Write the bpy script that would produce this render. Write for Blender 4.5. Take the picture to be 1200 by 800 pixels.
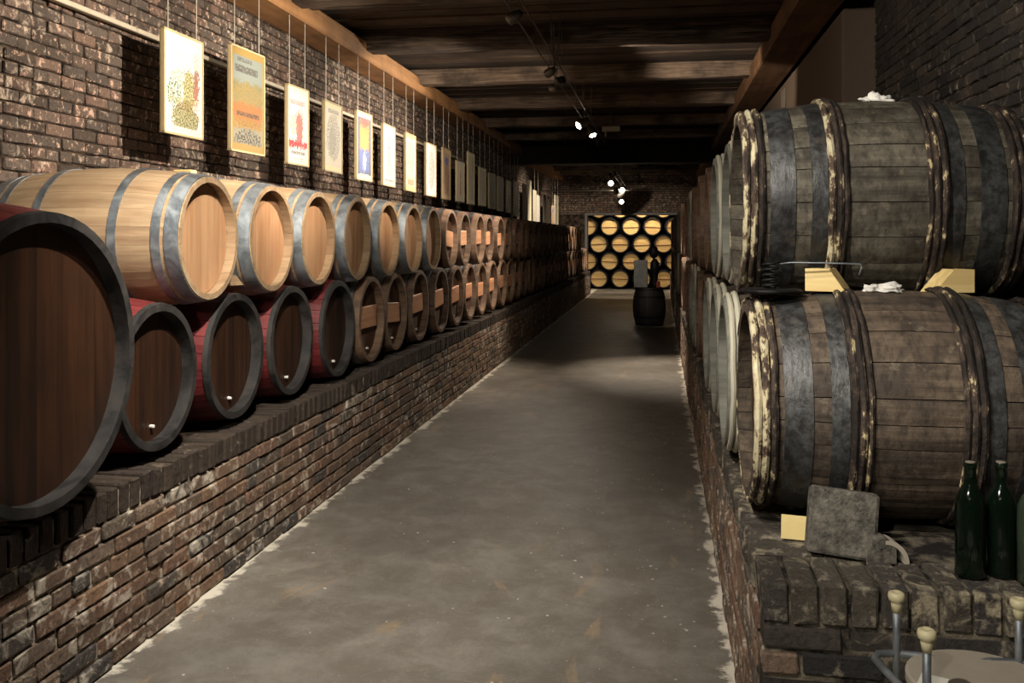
import bpy, bmesh, math, random
from mathutils import Vector, Matrix, noise as mnoise
R = math.radians; PI = math.pi
random.seed(7)
for o in list(bpy.data.objects): bpy.data.objects.remove(o)
scene = bpy.context.scene
C = scene.collection

# ------------------------------------------------------------ camera, world, exposure
CAMH = 1.55; FPX = 1080.0; VPX, VPY = 774.0, 280.0          # corridor vanishing point in the 1200x800 frame
YAW = math.atan((VPX - 600) / FPX); CA, SA = math.cos(YAW), math.sin(YAW)
cam = bpy.data.cameras.new('camera'); cam_o = bpy.data.objects.new('camera', cam); C.objects.link(cam_o)
cam.sensor_width = 36; cam.lens = 36 * FPX / 1200; cam.shift_y = -(400 - VPY) / 1200; cam.clip_start = .05
cam_o.location = (0, 0, CAMH); cam_o.rotation_euler = (PI / 2, 0, YAW)
scene.camera = cam_o
w = bpy.data.worlds.new('world'); scene.world = w; w.use_nodes = True
w.node_tree.nodes['Background'].inputs[0].default_value = (.75, .85, 1, 1)
w.node_tree.nodes['Background'].inputs[1].default_value = .035
vs = scene.view_settings
vs.view_transform = 'Standard'; vs.look = 'None'; vs.gamma = 1; vs.use_curve_mapping = False; vs.exposure = .35

def depth(X, Y): return -X * SA + Y * CA
def y_of(X, d): return (d + X * SA) / CA
def px_X(x, y, X):                  # pixel -> point on the plane X = const
    d = X * FPX / (CA * (x - VPX)); return Vector((X, y_of(X, d), CAMH + (VPY - y) / FPX * d))
def px_Z(x, y, z):                  # pixel -> point on the level z
    d = (z - CAMH) * FPX / (VPY - y); X = (x - VPX) / FPX * CA * d; return Vector((X, y_of(X, d), z))
def px_d(x, y, d):
    X = (x - VPX) / FPX * CA * d; return Vector((X, y_of(X, d), CAMH + (VPY - y) / FPX * d))

# ------------------------------------------------------------ node helper
class G:
    def __init__(s, name):
        s.m = bpy.data.materials.new(name); s.m.use_nodes = True
        s.t = s.m.node_tree; s.b = s.t.nodes['Principled BSDF']
    def n(s, typ, **kw):
        nd = s.t.nodes.new('ShaderNode' + typ)
        for k, v in kw.items():
            if hasattr(nd, k) and k not in ('Color',): setattr(nd, k, v)
            else: s.put(nd.inputs[k.replace('_', ' ')], v)
        return nd
    def put(s, sock, v):
        if isinstance(v, bpy.types.NodeSocket): s.t.links.new(v, sock)
        elif hasattr(sock.default_value, '__len__') and not isinstance(v, str):
            v = tuple(v); n = len(sock.default_value)
            sock.default_value = (v + (1,))[:n] if len(v) < n else v[:n]
        else: sock.default_value = v
    def math(s, op, a, b=0., c=0., clamp=False):
        nd = s.t.nodes.new('ShaderNodeMath'); nd.operation = op; nd.use_clamp = clamp
        s.put(nd.inputs[0], a); s.put(nd.inputs[1], b); s.put(nd.inputs[2], c); return nd.outputs[0]
    def mix(s, f, a, b, mode='MIX'):
        nd = s.t.nodes.new('ShaderNodeMix'); nd.data_type = 'RGBA'; nd.blend_type = mode
        s.put(nd.inputs[0], f); s.put(nd.inputs[6], a); s.put(nd.inputs[7], b); return nd.outputs[2]
    def ramp(s, f, stops, interp='LINEAR'):
        nd = s.t.nodes.new('ShaderNodeValToRGB'); s.put(nd.inputs[0], f); cr = nd.color_ramp; cr.interpolation = interp
        while len(cr.elements) < len(stops): cr.elements.new(.5)
        for e, (p, c) in zip(cr.elements, stops):
            e.position = p; e.color = (c, c, c, 1) if isinstance(c, (int, float)) else (*c, 1)
        return nd.outputs[0]
    def noise(s, v, scale, detail=4, rough=.55, dist=0):
        return s.n('TexNoise', Vector=v, Scale=scale, Detail=detail, Roughness=rough, Distortion=dist).outputs[0]
    def mapv(s, v, sc=(1, 1, 1), loc=(0, 0, 0)):
        return s.n('Mapping', Vector=v, Scale=sc, Location=loc).outputs[0]
    def obj(s, jitter=True):
        o = s.n('TexCoord').outputs['Object']
        if not jitter: return o
        r = s.n('ObjectInfo').outputs['Random']
        nd = s.t.nodes.new('ShaderNodeVectorMath'); nd.operation = 'ADD'
        s.put(nd.inputs[0], o); cb = s.n('CombineXYZ', X=s.math('MULTIPLY', r, 37), Y=s.math('MULTIPLY', r, 91), Z=s.math('MULTIPLY', r, 53))
        s.put(nd.inputs[1], cb.outputs[0]); return nd.outputs[0]
    def pos(s): return s.n('NewGeometry').outputs['Position']
    def rnd(s): return s.n('ObjectInfo').outputs['Random']
    def isl(s): return s.n('NewGeometry').outputs['Random Per Island']
    def bump(s, h, st=.3, dist=.01):
        s.put(s.b.inputs['Normal'], s.n('Bump', Height=h, Strength=st, Distance=dist).outputs[0])
    def out(s, col, rough=.7, metal=0, spec=None):
        s.put(s.b.inputs['Base Color'], col); s.put(s.b.inputs['Roughness'], rough); s.put(s.b.inputs['Metallic'], metal)
        if spec is not None: s.b.inputs['Specular IOR Level'].default_value = spec
        return s.m
def srgb(r, g, b):
    f = lambda c: (c / 255 / 12.92) if c / 255 <= .04045 else ((c / 255 + .055) / 1.055) ** 2.4
    return (f(r), f(g), f(b))

M = {}
def plain(name, c, rough=.6, metal=0, spec=None):
    g = G(name); n = g.noise(g.obj(), 14, 4)
    g.bump(n, .12, .004)
    M[name] = g.out(g.mix(g.math('MULTIPLY', n, .6), c, tuple(x * .55 for x in c)), rough, metal, spec); return M[name]
def wood(name, c1, c2, axis, rough=.6, scale=26, stain=None, stain_amt=.4, rand=.25, bump=.25, spec=.35):
    """grain stretched along the local axis"""
    g = G(name); o = g.obj(); sc = [1, 1, 1]; sc[axis] = .055
    v = g.mapv(o, sc); n = g.noise(v, scale, 7, .65, .4); big = g.noise(o, 3.2, 3)
    f = g.math('ADD', g.math('MULTIPLY', n, 1.35), g.math('MULTIPLY', g.math('SUBTRACT', g.rnd(), .5), rand))
    c = g.mix(g.ramp(f, [(.36, 0), (.92, 1)]), c1, c2)
    if stain: c = g.mix(g.math('MULTIPLY', g.ramp(big, [(.45, 0), (.68, 1)]), stain_amt), c, stain)
    g.bump(n, bump, .006)
    M[name] = g.out(c, rough, 0, spec); return M[name]

# bricks: colour from a per-piece random value, lime bloom and soot from noise in the place
def brick(name, ramp, lime, lime_lo, soot, soot_lo, worn=None, worn_lo=.6, rough=.9):
    g = G(name); p = g.pos()
    r = g.math('FRACT', g.math('ADD', g.rnd(), g.isl()))
    c = g.ramp(r, ramp)
    fine = g.noise(p, 60, 5, .7); mid = g.noise(p, 13, 5, .65, .6); big = g.noise(p, 1.7, 4, .6)
    c = g.mix(g.ramp(fine, [(.3, .55), (.7, 0)]), c, (.012, .010, .009))
    if worn: c = g.mix(g.ramp(g.noise(p, 22, 5, .7), [(worn_lo, 0), (worn_lo + .07, .85)]), c, worn)
    c = g.mix(g.ramp(big, [(soot_lo, 0), (soot_lo + .2, .75)]), c, soot)
    c = g.mix(g.ramp(g.math('ADD', g.math('MULTIPLY', mid, .75), g.math('MULTIPLY', big, .3)), [(lime_lo, 0), (lime_lo + .1, .7)]), c, lime)
    g.bump(g.math('ADD', g.noise(p, 38, 6, .7), g.math('MULTIPLY', mid, 1.2)), .9, .012)
    M[name] = g.out(c, rough, 0, .2)
brick('brick_wall', [(0, srgb(74, 64, 56)), (.3, srgb(104, 92, 82)), (.55, srgb(86, 77, 70)), (.8, srgb(124, 100, 86)), (1, srgb(100, 90, 82))],
      srgb(196, 180, 160), .575, srgb(36, 29, 25), .54, srgb(192, 160, 140), .57)
brick('brick_ledge', [(0, srgb(116, 98, 82)), (.25, srgb(138, 108, 90)), (.5, srgb(112, 100, 88)), (.68, srgb(84, 80, 78)), (.74, srgb(150, 118, 94)), (1, srgb(128, 112, 98))],
      srgb(214, 204, 186), .555, srgb(44, 38, 34), .62, srgb(176, 154, 132), .58)
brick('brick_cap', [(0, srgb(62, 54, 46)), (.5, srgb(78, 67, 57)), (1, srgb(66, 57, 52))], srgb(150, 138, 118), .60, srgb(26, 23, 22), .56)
brick('brick_soot', [(0, srgb(58, 54, 50)), (.4, srgb(76, 70, 64)), (.7, srgb(50, 50, 50)), (1, srgb(88, 78, 68))], srgb(160, 150, 130), .60, srgb(20, 18, 17), .57)
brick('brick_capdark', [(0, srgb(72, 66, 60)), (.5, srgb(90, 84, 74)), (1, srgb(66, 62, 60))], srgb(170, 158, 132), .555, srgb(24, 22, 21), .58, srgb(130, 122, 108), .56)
def mortar(name, c1, c2):
    g = G(name); p = g.pos(); n = g.noise(p, 9, 5, .65); f = g.noise(p, 70, 3)
    g.bump(f, .8, .01)
    M[name] = g.out(g.mix(g.ramp(n, [(.42, 0), (.62, 1)]), c1, c2), .95, 0, .15)
mortar('mortar_dark', srgb(26, 21, 18), srgb(70, 58, 48))
mortar('mortar_pale', srgb(60, 50, 42), srgb(190, 178, 158))
mortar('mortar_soot', srgb(30, 27, 25), srgb(110, 102, 88))

g = G('concrete'); p = g.pos(); st = p
n1 = g.noise(st, .9, 6, .62, .3); n2 = g.noise(st, 4.5, 8, .72, .3); n3 = g.noise(p, 90, 3)
c = g.mix(g.ramp(n1, [(.35, 0), (.65, 1)]), srgb(102, 98, 91), srgb(130, 125, 116))
c = g.mix(g.ramp(n2, [(.42, .55), (.62, 0)]), c, srgb(84, 76, 66))
c = g.mix(g.ramp(g.noise(g.mapv(p, (1, .35, 1)), 2.6, 5, .6, 2), [(.60, 0), (.68, .45)]), c, srgb(150, 128, 98))
c = g.mix(g.ramp(g.noise(p, 3.1, 4, .7, 2.5), [(.492, 0), (.5, .2), (.508, 0)]), c, srgb(175, 165, 145))
sx = g.n('SeparateXYZ', Vector=p).outputs[0]; wob = g.math('MULTIPLY', g.math('SUBTRACT', g.noise(p, 7, 6, .7), .5), .34)
el = g.math('ADD', sx, wob); 
c = g.mix(g.math('MAXIMUM', g.ramp(g.math('ADD', el, 1.954), [(0, .9), (.018, .6), (.04, 0)]), g.ramp(g.math('SUBTRACT', .262, el), [(0, .9), (.018, .6), (.035, 0)])), c, srgb(215, 208, 192))
c = g.mix(g.ramp(g.noise(p, 34, 2), [(.735, 0), (.75, .7)]), c, srgb(205, 200, 188))
g.bump(g.math('ADD', g.math('MULTIPLY', n3, .3), n2), .18, .01)
M['concrete'] = g.out(c, g.ramp(n1, [(.3, .42), (.7, .6)]), 0, .4)

wood('ceiling_wood', srgb(26, 20, 16), srgb(82, 66, 52), 0, .9, 34, srgb(24, 19, 16), .6, .5, .7)
wood('joist_wood', srgb(28, 22, 18), srgb(126, 108, 92), 0, .9, 46, srgb(32, 26, 22), .7, .3, 1)
wood('beam_wood', srgb(120, 84, 52), srgb(168, 124, 80), 1, .7, 16, srgb(70, 48, 32), .4)
wood('beam_dark', srgb(82, 58, 38), srgb(126, 92, 60), 1, .75, 16, srgb(50, 36, 26), .5)
wood('chime_grey', srgb(96, 96, 88), srgb(146, 146, 134), 0, .75, 22, srgb(70, 66, 56), .4)
wood('header_wood', srgb(22, 18, 16), srgb(44, 36, 30), 0, .85, 14)
wood('oak_stave', srgb(126, 103, 78), srgb(170, 146, 114), 0, .6, 24, srgb(140, 106, 76), .3, .18)
wood('oak_head', srgb(148, 110, 78), srgb(184, 145, 108), 2, .55, 20, srgb(162, 110, 76), .45, .2)
wood('red_stave', srgb(78, 28, 30), srgb(116, 44, 44), 0, .5, 20, srgb(60, 18, 20), .5)
wood('red_stave_far', srgb(80, 46, 36), srgb(128, 80, 60), 0, .6, 20, srgb(50, 26, 22), .5)
wood('dark_head', srgb(27, 16, 10), srgb(62, 37, 21), 2, .5, 22, srgb(30, 20, 14), .5)
wood('brown_head', srgb(48, 32, 22), srgb(92, 62, 42), 2, .6, 22, srgb(40, 26, 18), .5)
wood('label_board', srgb(160, 108, 76), srgb(206, 152, 112), 1, .6, 18)
g = G('grey_stave'); o = g.obj(); sc = (.06, 1, 1); n = g.noise(g.mapv(o, sc), 30, 8, .7, .5); big = g.noise(o, 5, 5, .65, .4); cr = g.noise(g.mapv(o, (1, .5, .5)), 40, 5, .7)
c = g.mix(g.ramp(g.math('ADD', g.math('MULTIPLY', n, 1.3), g.math('MULTIPLY', g.math('SUBTRACT', g.rnd(), .5), .3)), [(.38, 0), (.95, 1)]), srgb(62, 52, 43), srgb(124, 108, 90))
c = g.mix(g.ramp(big, [(.42, 0), (.62, .8)]), c, srgb(58, 50, 44)); c = g.mix(g.ramp(cr, [(.35, .6), (.55, 0)]), c, srgb(26, 23, 20))
c = g.mix(g.ramp(g.noise(o, 11, 5, .7), [(.60, 0), (.72, .45)]), c, srgb(150, 138, 116))
g.bump(g.math('ADD', n, cr), .6, .006); M['grey_stave'] = g.out(c, .72, 0, .3)
g = G('olive_stave'); o = g.obj(); sc = (.06, 1, 1); n = g.noise(g.mapv(o, sc), 30, 8, .7, .5); big = g.noise(o, 5, 5, .65, .4); cr = g.noise(g.mapv(o, (1, .5, .5)), 40, 5, .7)
c = g.mix(g.ramp(g.math('ADD', g.math('MULTIPLY', n, 1.3), g.math('MULTIPLY', g.math('SUBTRACT', g.rnd(), .5), .3)), [(.38, 0), (.95, 1)]), srgb(64, 60, 52), srgb(122, 115, 99))
c = g.mix(g.ramp(big, [(.42, 0), (.62, .8)]), c, srgb(52, 46, 38)); c = g.mix(g.ramp(cr, [(.35, .6), (.55, 0)]), c, srgb(26, 23, 20))
c = g.mix(g.ramp(g.noise(o, 11, 5, .7), [(.60, 0), (.72, .45)]), c, srgb(150, 138, 116))
g.bump(g.math('ADD', n, cr), .6, .006); M['olive_stave'] = g.out(c, .72, 0, .3)
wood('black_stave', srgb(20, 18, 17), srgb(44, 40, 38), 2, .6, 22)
wood('yellow_block', srgb(206, 176, 112), srgb(240, 216, 156), 0, .6, 20)
wood('rack_head', srgb(196, 156, 92), srgb(226, 192, 126), 2, .6, 20)
wood('chime_dark', srgb(46, 42, 38), srgb(96, 88, 80), 0, .65, 22)
wood('chime_brown', srgb(66, 52, 42), srgb(128, 102, 80), 0, .65, 22)
wood('chime_pale', srgb(140, 134, 118), srgb(196, 190, 172), 0, .75, 22, srgb(110, 100, 80), .4)
def metal(name, c1, c2, rough=.4, met=.85):
    g = G(name); o = g.obj(); n = g.noise(o, 9, 6, .7, .5); f = g.noise(o, 55, 3)
    g.bump(f, .15, .003)
    M[name] = g.out(g.mix(g.ramp(n, [(.38, 0), (.64, 1)]), c1, c2), g.ramp(n, [(.3, rough), (.7, rough + .25)]), met)
metal('galvanised', srgb(120, 128, 134), srgb(165, 172, 176), .38, .8)
g = G('iron_band'); o = g.obj(); n = g.noise(o, 6, 7, .72, .4); n2 = g.noise(o, 30, 6, .75); n3 = g.noise(g.mapv(o, (1, .3, .3)), 60, 4)
c = g.mix(g.ramp(n, [(.36, 0), (.64, 1)]), srgb(44, 44, 45), srgb(92, 93, 92)); c = g.mix(g.ramp(n2, [(.40, .7), (.58, 0)]), c, srgb(34, 31, 29))
c = g.mix(g.ramp(g.noise(o, 14, 5, .7), [(.58, 0), (.7, .5)]), c, srgb(100, 84, 68))
g.bump(g.math('ADD', n2, n3), .5, .004); M['iron_band'] = g.out(c, g.ramp(n2, [(.3, .3), (.7, .55)]), .35)
metal('iron_dark', srgb(22, 22, 23), srgb(48, 46, 45), .5, .7)
metal('rim_dark', srgb(19, 18, 18), srgb(54, 50, 47), .62, .1)
metal('steel_rod', srgb(110, 116, 120), srgb(150, 154, 156), .45, .7)
metal('lamp_metal', srgb(70, 68, 64), srgb(130, 126, 120), .4, .8)
metal('box_grey', srgb(120, 124, 120), srgb(150, 152, 146), .6, .1)
g = G('sapling'); o = g.obj(); n = g.noise(g.mapv(o, (2.5, 1, 1)), 9, 5, .7); n2 = g.noise(o, 70, 4)     # split hoops with bark flaking off
c = g.ramp(n, [(.40, srgb(48, 41, 36)), (.50, srgb(92, 76, 64)), (.535, srgb(182, 170, 136)), (.70, srgb(208, 200, 172))])
g.bump(g.math('ADD', n, g.math('MULTIPLY', n2, .5)), .8, .01); M['sapling'] = g.out(c, .8, 0, .2)
g = G('sapling_dark'); o = g.obj(); n = g.noise(g.mapv(o, (2.5, 1, 1)), 8, 5, .7); n2 = g.noise(o, 70, 4)
c = g.ramp(n, [(.46, srgb(38, 33, 30)), (.58, srgb(78, 66, 57)), (.61, srgb(182, 166, 126)), (.74, srgb(206, 196, 162))])
g.bump(g.math('ADD', n, g.math('MULTIPLY', n2, .5)), .8, .01); M['sapling_dark'] = g.out(c, .8, 0, .2)
plain('sapling_pale', srgb(205, 200, 178), .85); 
g = G('stone'); o = g.obj(False); n = g.noise(o, 28, 7, .75); n2 = g.noise(o, 90, 4)
g.bump(g.math('ADD', n, g.math('MULTIPLY', n2, .6)), 1, .008); M['stone'] = g.out(g.mix(g.ramp(n, [(.36, 0), (.66, 1)]), srgb(52, 50, 47), srgb(120, 115, 104)), .9, 0, .2)
plain('white_rag', srgb(235, 232, 222), .9)
plain('cream', srgb(206, 196, 156), .5); plain('plate_grey', srgb(168, 158, 142), .8); plain('white_paper', srgb(225, 222, 210), .8)
plain('yellow_card', srgb(226, 204, 140), .8); plain('white_plug', srgb(225, 222, 212), .6); plain('black_paint', srgb(20, 20, 20), .6)
plain('white_flake', srgb(190, 187, 178), .9); plain('wire', srgb(190, 184, 170), .5, .3); plain('rail_paint', srgb(176, 166, 146), .6)
plain('frame_wood', srgb(190, 170, 128), .6); plain('plaster', srgb(96, 80, 66), .9); plain('grey_opening', srgb(100, 100, 98), .8)
plain('far_paper', srgb(196, 186, 160), .8); plain('far_dull', srgb(120, 112, 98), .8); plain('far_red', srgb(150, 70, 60), .8)
def glass(name, c, rough=.06):
    g = G(name); M[name] = g.out(c, rough, 0, .7); g.b.inputs['Transmission Weight'].default_value = .9; g.b.inputs['IOR'].default_value = 1.5
glass('bottle_glass', (.02, .05, .025)); glass('bottle_glass_pale', (.25, .34, .22))
g = G('lamp_glow'); g.b.inputs['Emission Color'].default_value = (1, .86, .68, 1); g.b.inputs['Emission Strength'].default_value = 45
M['lamp_glow'] = g.out((.9, .85, .75), .4)

# ------------------------------------------------------------ object helpers
def tag(o, label=None, cat=None, group=None, kind=None):
    for k, v in (('label', label), ('category', cat), ('group', group), ('kind', kind)):
        if v: o[k] = v
    return o
def empty(name, loc, rz=0):
    o = bpy.data.objects.new(name, None); o.empty_display_size = .1; C.objects.link(o); o.location = loc; o.rotation_euler = (0, 0, rz); return o
def link(name, me, parent=None, loc=(0, 0, 0), rot=(0, 0, 0), sc=(1, 1, 1), mat=None):
    o = bpy.data.objects.new(name, me); C.objects.link(o); o.parent = parent
    o.location = loc; o.rotation_euler = rot; o.scale = sc
    return o
def mesh(name, verts, faces, mat=None, smooth=False):
    me = bpy.data.meshes.new(name); me.from_pydata([tuple(v) for v in verts], [], faces)
    if mat: me.materials.append(M[mat])
    if smooth: me.polygons.foreach_set('use_smooth', [True] * len(me.polygons))
    me.update(); return me
class MB:
    def __init__(s): s.v = []; s.f = []
    def add(s, vs, fs):
        k = len(s.v); s.v += [Vector(v) for v in vs]; s.f += [tuple(i + k for i in f) for f in fs]
    def box(s, a, b, ch=0, jit=0):
        x0, y0, z0 = a; x1, y1, z1 = b
        if ch <= 0:
            s.add([(x0, y0, z0), (x1, y0, z0), (x1, y1, z0), (x0, y1, z0), (x0, y0, z1), (x1, y0, z1), (x1, y1, z1), (x0, y1, z1)],
                  [(0, 3, 2, 1), (4, 5, 6, 7), (0, 1, 5, 4), (1, 2, 6, 5), (2, 3, 7, 6), (3, 0, 4, 7)]); return
        bm = bmesh.new(); bmesh.ops.create_cube(bm, size=1)
        for v in bm.verts: v.co = Vector(((x0 + x1) / 2 + v.co.x * (x1 - x0), (y0 + y1) / 2 + v.co.y * (y1 - y0), (z0 + z1) / 2 + v.co.z * (z1 - z0)))
        bmesh.ops.bevel(bm, geom=bm.edges[:], offset=ch, segments=1, affect='EDGES')
        for v in bm.verts:
            if jit: v.co += Vector((random.uniform(-jit, jit), random.uniform(-jit, jit), random.uniform(-jit, jit)))
        bm.verts.index_update(); s.add([v.co for v in bm.verts], [tuple(v.index for v in f.verts) for f in bm.faces]); bm.free()
    def tube(s, pts, r, n=8, closed=False, rf=None):
        pts = [Vector(p) for p in pts]; m = len(pts); rings = []
        up = None
        for i, p in enumerate(pts):
            t = (pts[(i + 1) % m] - pts[i - 1]) if closed else (pts[min(i + 1, m - 1)] - pts[max(i - 1, 0)])
            t.normalize()
            if up is None: up = t.orthogonal().normalized()
            up = (up - t * up.dot(t)).normalized(); b = t.cross(up); rr = rf(i) if rf else r
            rings.append([p + (up * math.cos(2 * PI * k / n) + b * math.sin(2 * PI * k / n)) * rr for k in range(n)])
        vs = [v for q in rings for v in q]; fs = []
        for i in range(m if closed else m - 1):
            a = i * n; c = ((i + 1) % m) * n
            for k in range(n): fs.append((a + k, a + (k + 1) % n, c + (k + 1) % n, c + k))
        if not closed: fs += [tuple(range(n))[::-1], tuple((m - 1) * n + k for k in range(n))]
        s.add(vs, fs)
    def lathe(s, prof, n=24, ax='z', c=(0, 0, 0), cap=True):
        vs = []; fs = []; c = Vector(c)
        for r, h in prof:
            for k in range(n):
                a = 2 * PI * k / n; u, v = r * math.cos(a), r * math.sin(a)
                vs.append(c + (Vector((u, v, h)) if ax == 'z' else Vector((h, u, v))))
        m = len(prof)
        for i in range(m - 1):
            for k in range(n): fs.append((i * n + k, i * n + (k + 1) % n, (i + 1) * n + (k + 1) % n, (i + 1) * n + k))
        if cap: fs += [tuple(range(n))[::-1], tuple((m - 1) * n + k for k in range(n))]
        s.add(vs, fs)
    def prism(s, poly, a, b, axis=1):     # polygon in the two other axes, extruded from a to b along axis
        def P(p, t): q = [0, 0, 0]; o = [i for i in range(3) if i != axis]; q[axis] = t; q[o[0]], q[o[1]] = p; return q
        n = len(poly); s.add([P(p, a) for p in poly] + [P(p, b) for p in poly],
              [tuple(range(n))[::-1], tuple(range(n, 2 * n))] + [(i, (i + 1) % n, n + (i + 1) % n, n + i) for i in range(n)])
    def mesh(s, name, mat, smooth=False):
        me = mesh(name, s.v, s.f, mat, smooth)
        bm = bmesh.new(); bm.from_mesh(me); bmesh.ops.recalc_face_normals(bm, faces=bm.faces); bm.to_mesh(me); bm.free(); return me
    def obj(s, name, mat, parent=None, smooth=False, **kw): return link(name, s.mesh(name, mat, smooth), parent, **kw)
def autosmooth(me, ang=35):
    me.polygons.foreach_set('use_smooth', [True] * len(me.polygons))
    try: me.set_sharp_from_angle(angle=R(ang))
    except Exception: pass
    return me
ORD = 'first second third fourth fifth sixth seventh eighth ninth tenth eleventh twelfth thirteenth fourteenth fifteenth sixteenth seventeenth eighteenth nineteenth'.split()
TENS = {2: 'twent', 3: 'thirt'}
def ordw(i):            # 0 -> first
    k = i + 1
    if k < 20: return ORD[i]
    t, u = divmod(k, 10); return TENS[t] + 'ieth' if u == 0 else TENS[t] + 'y-' + ORD[u - 1]

# ------------------------------------------------------------ setting
XL, XR = -3.15, 1.60            # long walls
LX, RX = -1.954, .262           # faces of the two brick ledges
LZ = .65                        # ledge tops
YN, YE = -3.2, 27.2             # near / far ends of the hall
ZC = CAMH + 2.0                 # underside of the ceiling deck
m = MB(); m.box((XL - .3, YN, -.12), (XR + .3, 30.5, 0)); tag(m.obj('floor', 'concrete'), kind='structure')

# unit bricks: X is the depth, Y the length, Z the height; face at x = +0.5
def unit_bricks(l, h, dpt, mat, k=6):
    out = []
    for i in range(k):
        m = MB(); m.box((-dpt, -l / 2, -h / 2), (0, l / 2, h / 2), .006, .0022); out.append(m.mesh('brick', mat))
    return out
BL, BH, CRS, STEP = .205, .057, .067, .215
def brick_run(parent, variants, stuffmat, spots, rotz, limit=300, name='brick', order=None):
    """spots: list of (point, yaw, scale); the pieces that show largest become parts, the rest one joined part"""
    spots = sorted(spots, key=lambda s: order(s[0]) if order else depth(s[0].x, s[0].y))
    for p, sc in spots[:limit]:
        link(name, random.choice(variants), parent, p, (random.uniform(-.012, .012), random.uniform(-.02, .02), rotz + random.uniform(-.008, .008)), sc)
    rest = spots[limit:]
    if rest:
        vs = []; fs = []; cz, sz = math.cos(rotz), math.sin(rotz)
        data = [([tuple(v.co) for v in me.vertices], [tuple(f.vertices) for f in me.polygons]) for me in variants]
        for p, sc in rest:
            V, F = random.choice(data); k = len(vs)
            for x, y, z in V:
                x, y, z = x * sc[0], y * sc[1], z * sc[2]
                vs.append((p.x + x * cz - y * sz, p.y + x * sz + y * cz, p.z + z))
            fs += [tuple(i + k for i in f) for f in F]
        o = link('distant_bricks', mesh('distant_bricks', vs, fs, stuffmat), parent); o['kind'] = 'stuff'
def bond(y0, y1, z0, z1, X, face):
    out = []; r = 0; z = z0 + CRS / 2
    while z < z1 - .01:
        y = y0 + (STEP / 2 if r % 2 else 0) + random.uniform(-.02, .02)
        hdr = r % 6 == 5
        while y < y1:
            l = random.uniform(.9, 1.05) * (.5 if hdr else 1)
            out.append((Vector((X + random.uniform(-.004, .005) * face, y, z + random.uniform(-.002, .002))), (1, l * (BL / .205), random.uniform(.93, 1.05))))
            y += (STEP if not hdr else STEP / 2 + .003) if True else 0
        z += CRS; r += 1
    return out

def wall(name, a, b, mat):
    m = MB(); m.box(a, b); o = m.obj(name, mat); tag(o, kind='structure'); return o
wl = wall('wall_left', (XL - .3, YN, 0), (XL - .012, YE, ZC + .1), 'mortar_dark')
vb = unit_bricks(BL, BH, .08, 'brick_wall')
brick_run(wl, vb, 'brick_wall', bond(2.2, YE, 1.62, 3.5, XL, 1), 0, 300, order=lambda p: depth(p.x, p.y) + (50 if p.y < 3.6 or p.z - CAMH > 285 / FPX * depth(p.x, p.y) or p.z < 1.7 else 0))
wr = wall('wall_right', (XR + .012, YN, 0), (XR + .3, YE, ZC + .1), 'mortar_soot')
vb = unit_bricks(BL, BH, .08, 'brick_soot')
brick_run(wr, vb, 'brick_soot', bond(2.0, 7.4, 1.62, 3.5, XR, -1), PI, 300, order=lambda p: depth(p.x, p.y) + (50 if p.y < 3.4 or p.z < 2.0 or p.z - CAMH > 285 / FPX * depth(p.x, p.y) else 0))
# plastered thickening of that wall further along
m = MB(); m.box((1.36, 7.3, LZ), (XR + .05, YE, CAMH + 1.75), .02); tag(m.obj('wall_right_pier', 'plaster'), kind='structure')
m = MB(); m.box((XL - .3, YN - .2, 0), (XR + .3, YN, ZC + .1)); tag(m.obj('wall_near', 'mortar_soot'), kind='structure')

# left ledge
wll = wall('wall_low_left', (XL, YN, 0), (LX - .012, 26.2, LZ - .02), 'mortar_pale')
vb = unit_bricks(BL, BH, .09, 'brick_ledge', 8)
brick_run(wll, vb, 'brick_ledge', bond(1.9, 26.1, .002, .545, LX, 1), 0, 300, order=lambda p: abs(depth(p.x, p.y) - 2.9) + (0 if depth(p.x, p.y) > 2.6 else 9))
def rowlock(y0, y1, X, step=.073):
    out = []; y = y0
    while y < y1:
        out.append((Vector((X + random.uniform(-.006, .006), y, LZ - .054 + random.uniform(-.003, .003))), (1, random.uniform(.92, 1.05), 1))); y += step
    return out
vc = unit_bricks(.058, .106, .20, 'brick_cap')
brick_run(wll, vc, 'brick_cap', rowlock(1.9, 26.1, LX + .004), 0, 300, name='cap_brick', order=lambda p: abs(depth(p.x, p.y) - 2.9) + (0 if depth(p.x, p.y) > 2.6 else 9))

# right ledge: long face to the aisle, end face towards the viewer
RY = 2.50
wlr = wall('wall_low_right', (RX + .010, RY + .008, 0), (XR + .02, 26.2, LZ - .008), 'mortar_soot')
vb = unit_bricks(BL, BH, .09, 'brick_ledge', 6); ve = unit_bricks(BL, BH, .09, 'brick_soot', 6)
brick_run(wlr, vb, 'brick_ledge', bond(RY + .1, 26.1, .002, .545, RX, -1), PI, 210)
ends = []
z = .002 + CRS / 2; r = 0
while z < .54:
    x = RX + .105 + (0 if r % 2 else .1)
    while x < XR: ends.append((Vector((x, RY + random.uniform(-.006, .006), z)), (1, random.uniform(.92, 1.04), 1))); x += STEP
    z += CRS; r += 1
brick_run(wlr, ve, 'brick_soot', ends, -PI / 2, 300)
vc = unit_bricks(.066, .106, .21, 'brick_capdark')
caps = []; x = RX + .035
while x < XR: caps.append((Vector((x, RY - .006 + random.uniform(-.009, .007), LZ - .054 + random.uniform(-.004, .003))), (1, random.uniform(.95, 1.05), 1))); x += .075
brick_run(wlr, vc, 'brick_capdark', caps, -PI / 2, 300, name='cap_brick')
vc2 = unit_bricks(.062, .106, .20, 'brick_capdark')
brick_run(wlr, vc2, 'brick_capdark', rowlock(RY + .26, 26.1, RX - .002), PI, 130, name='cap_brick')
m = MB(); m.box((RX + .2, RY + .2, LZ - .03), (XR, 26.1, LZ - .004)); m.obj('ledge_top', 'mortar_soot', wlr)
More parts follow.
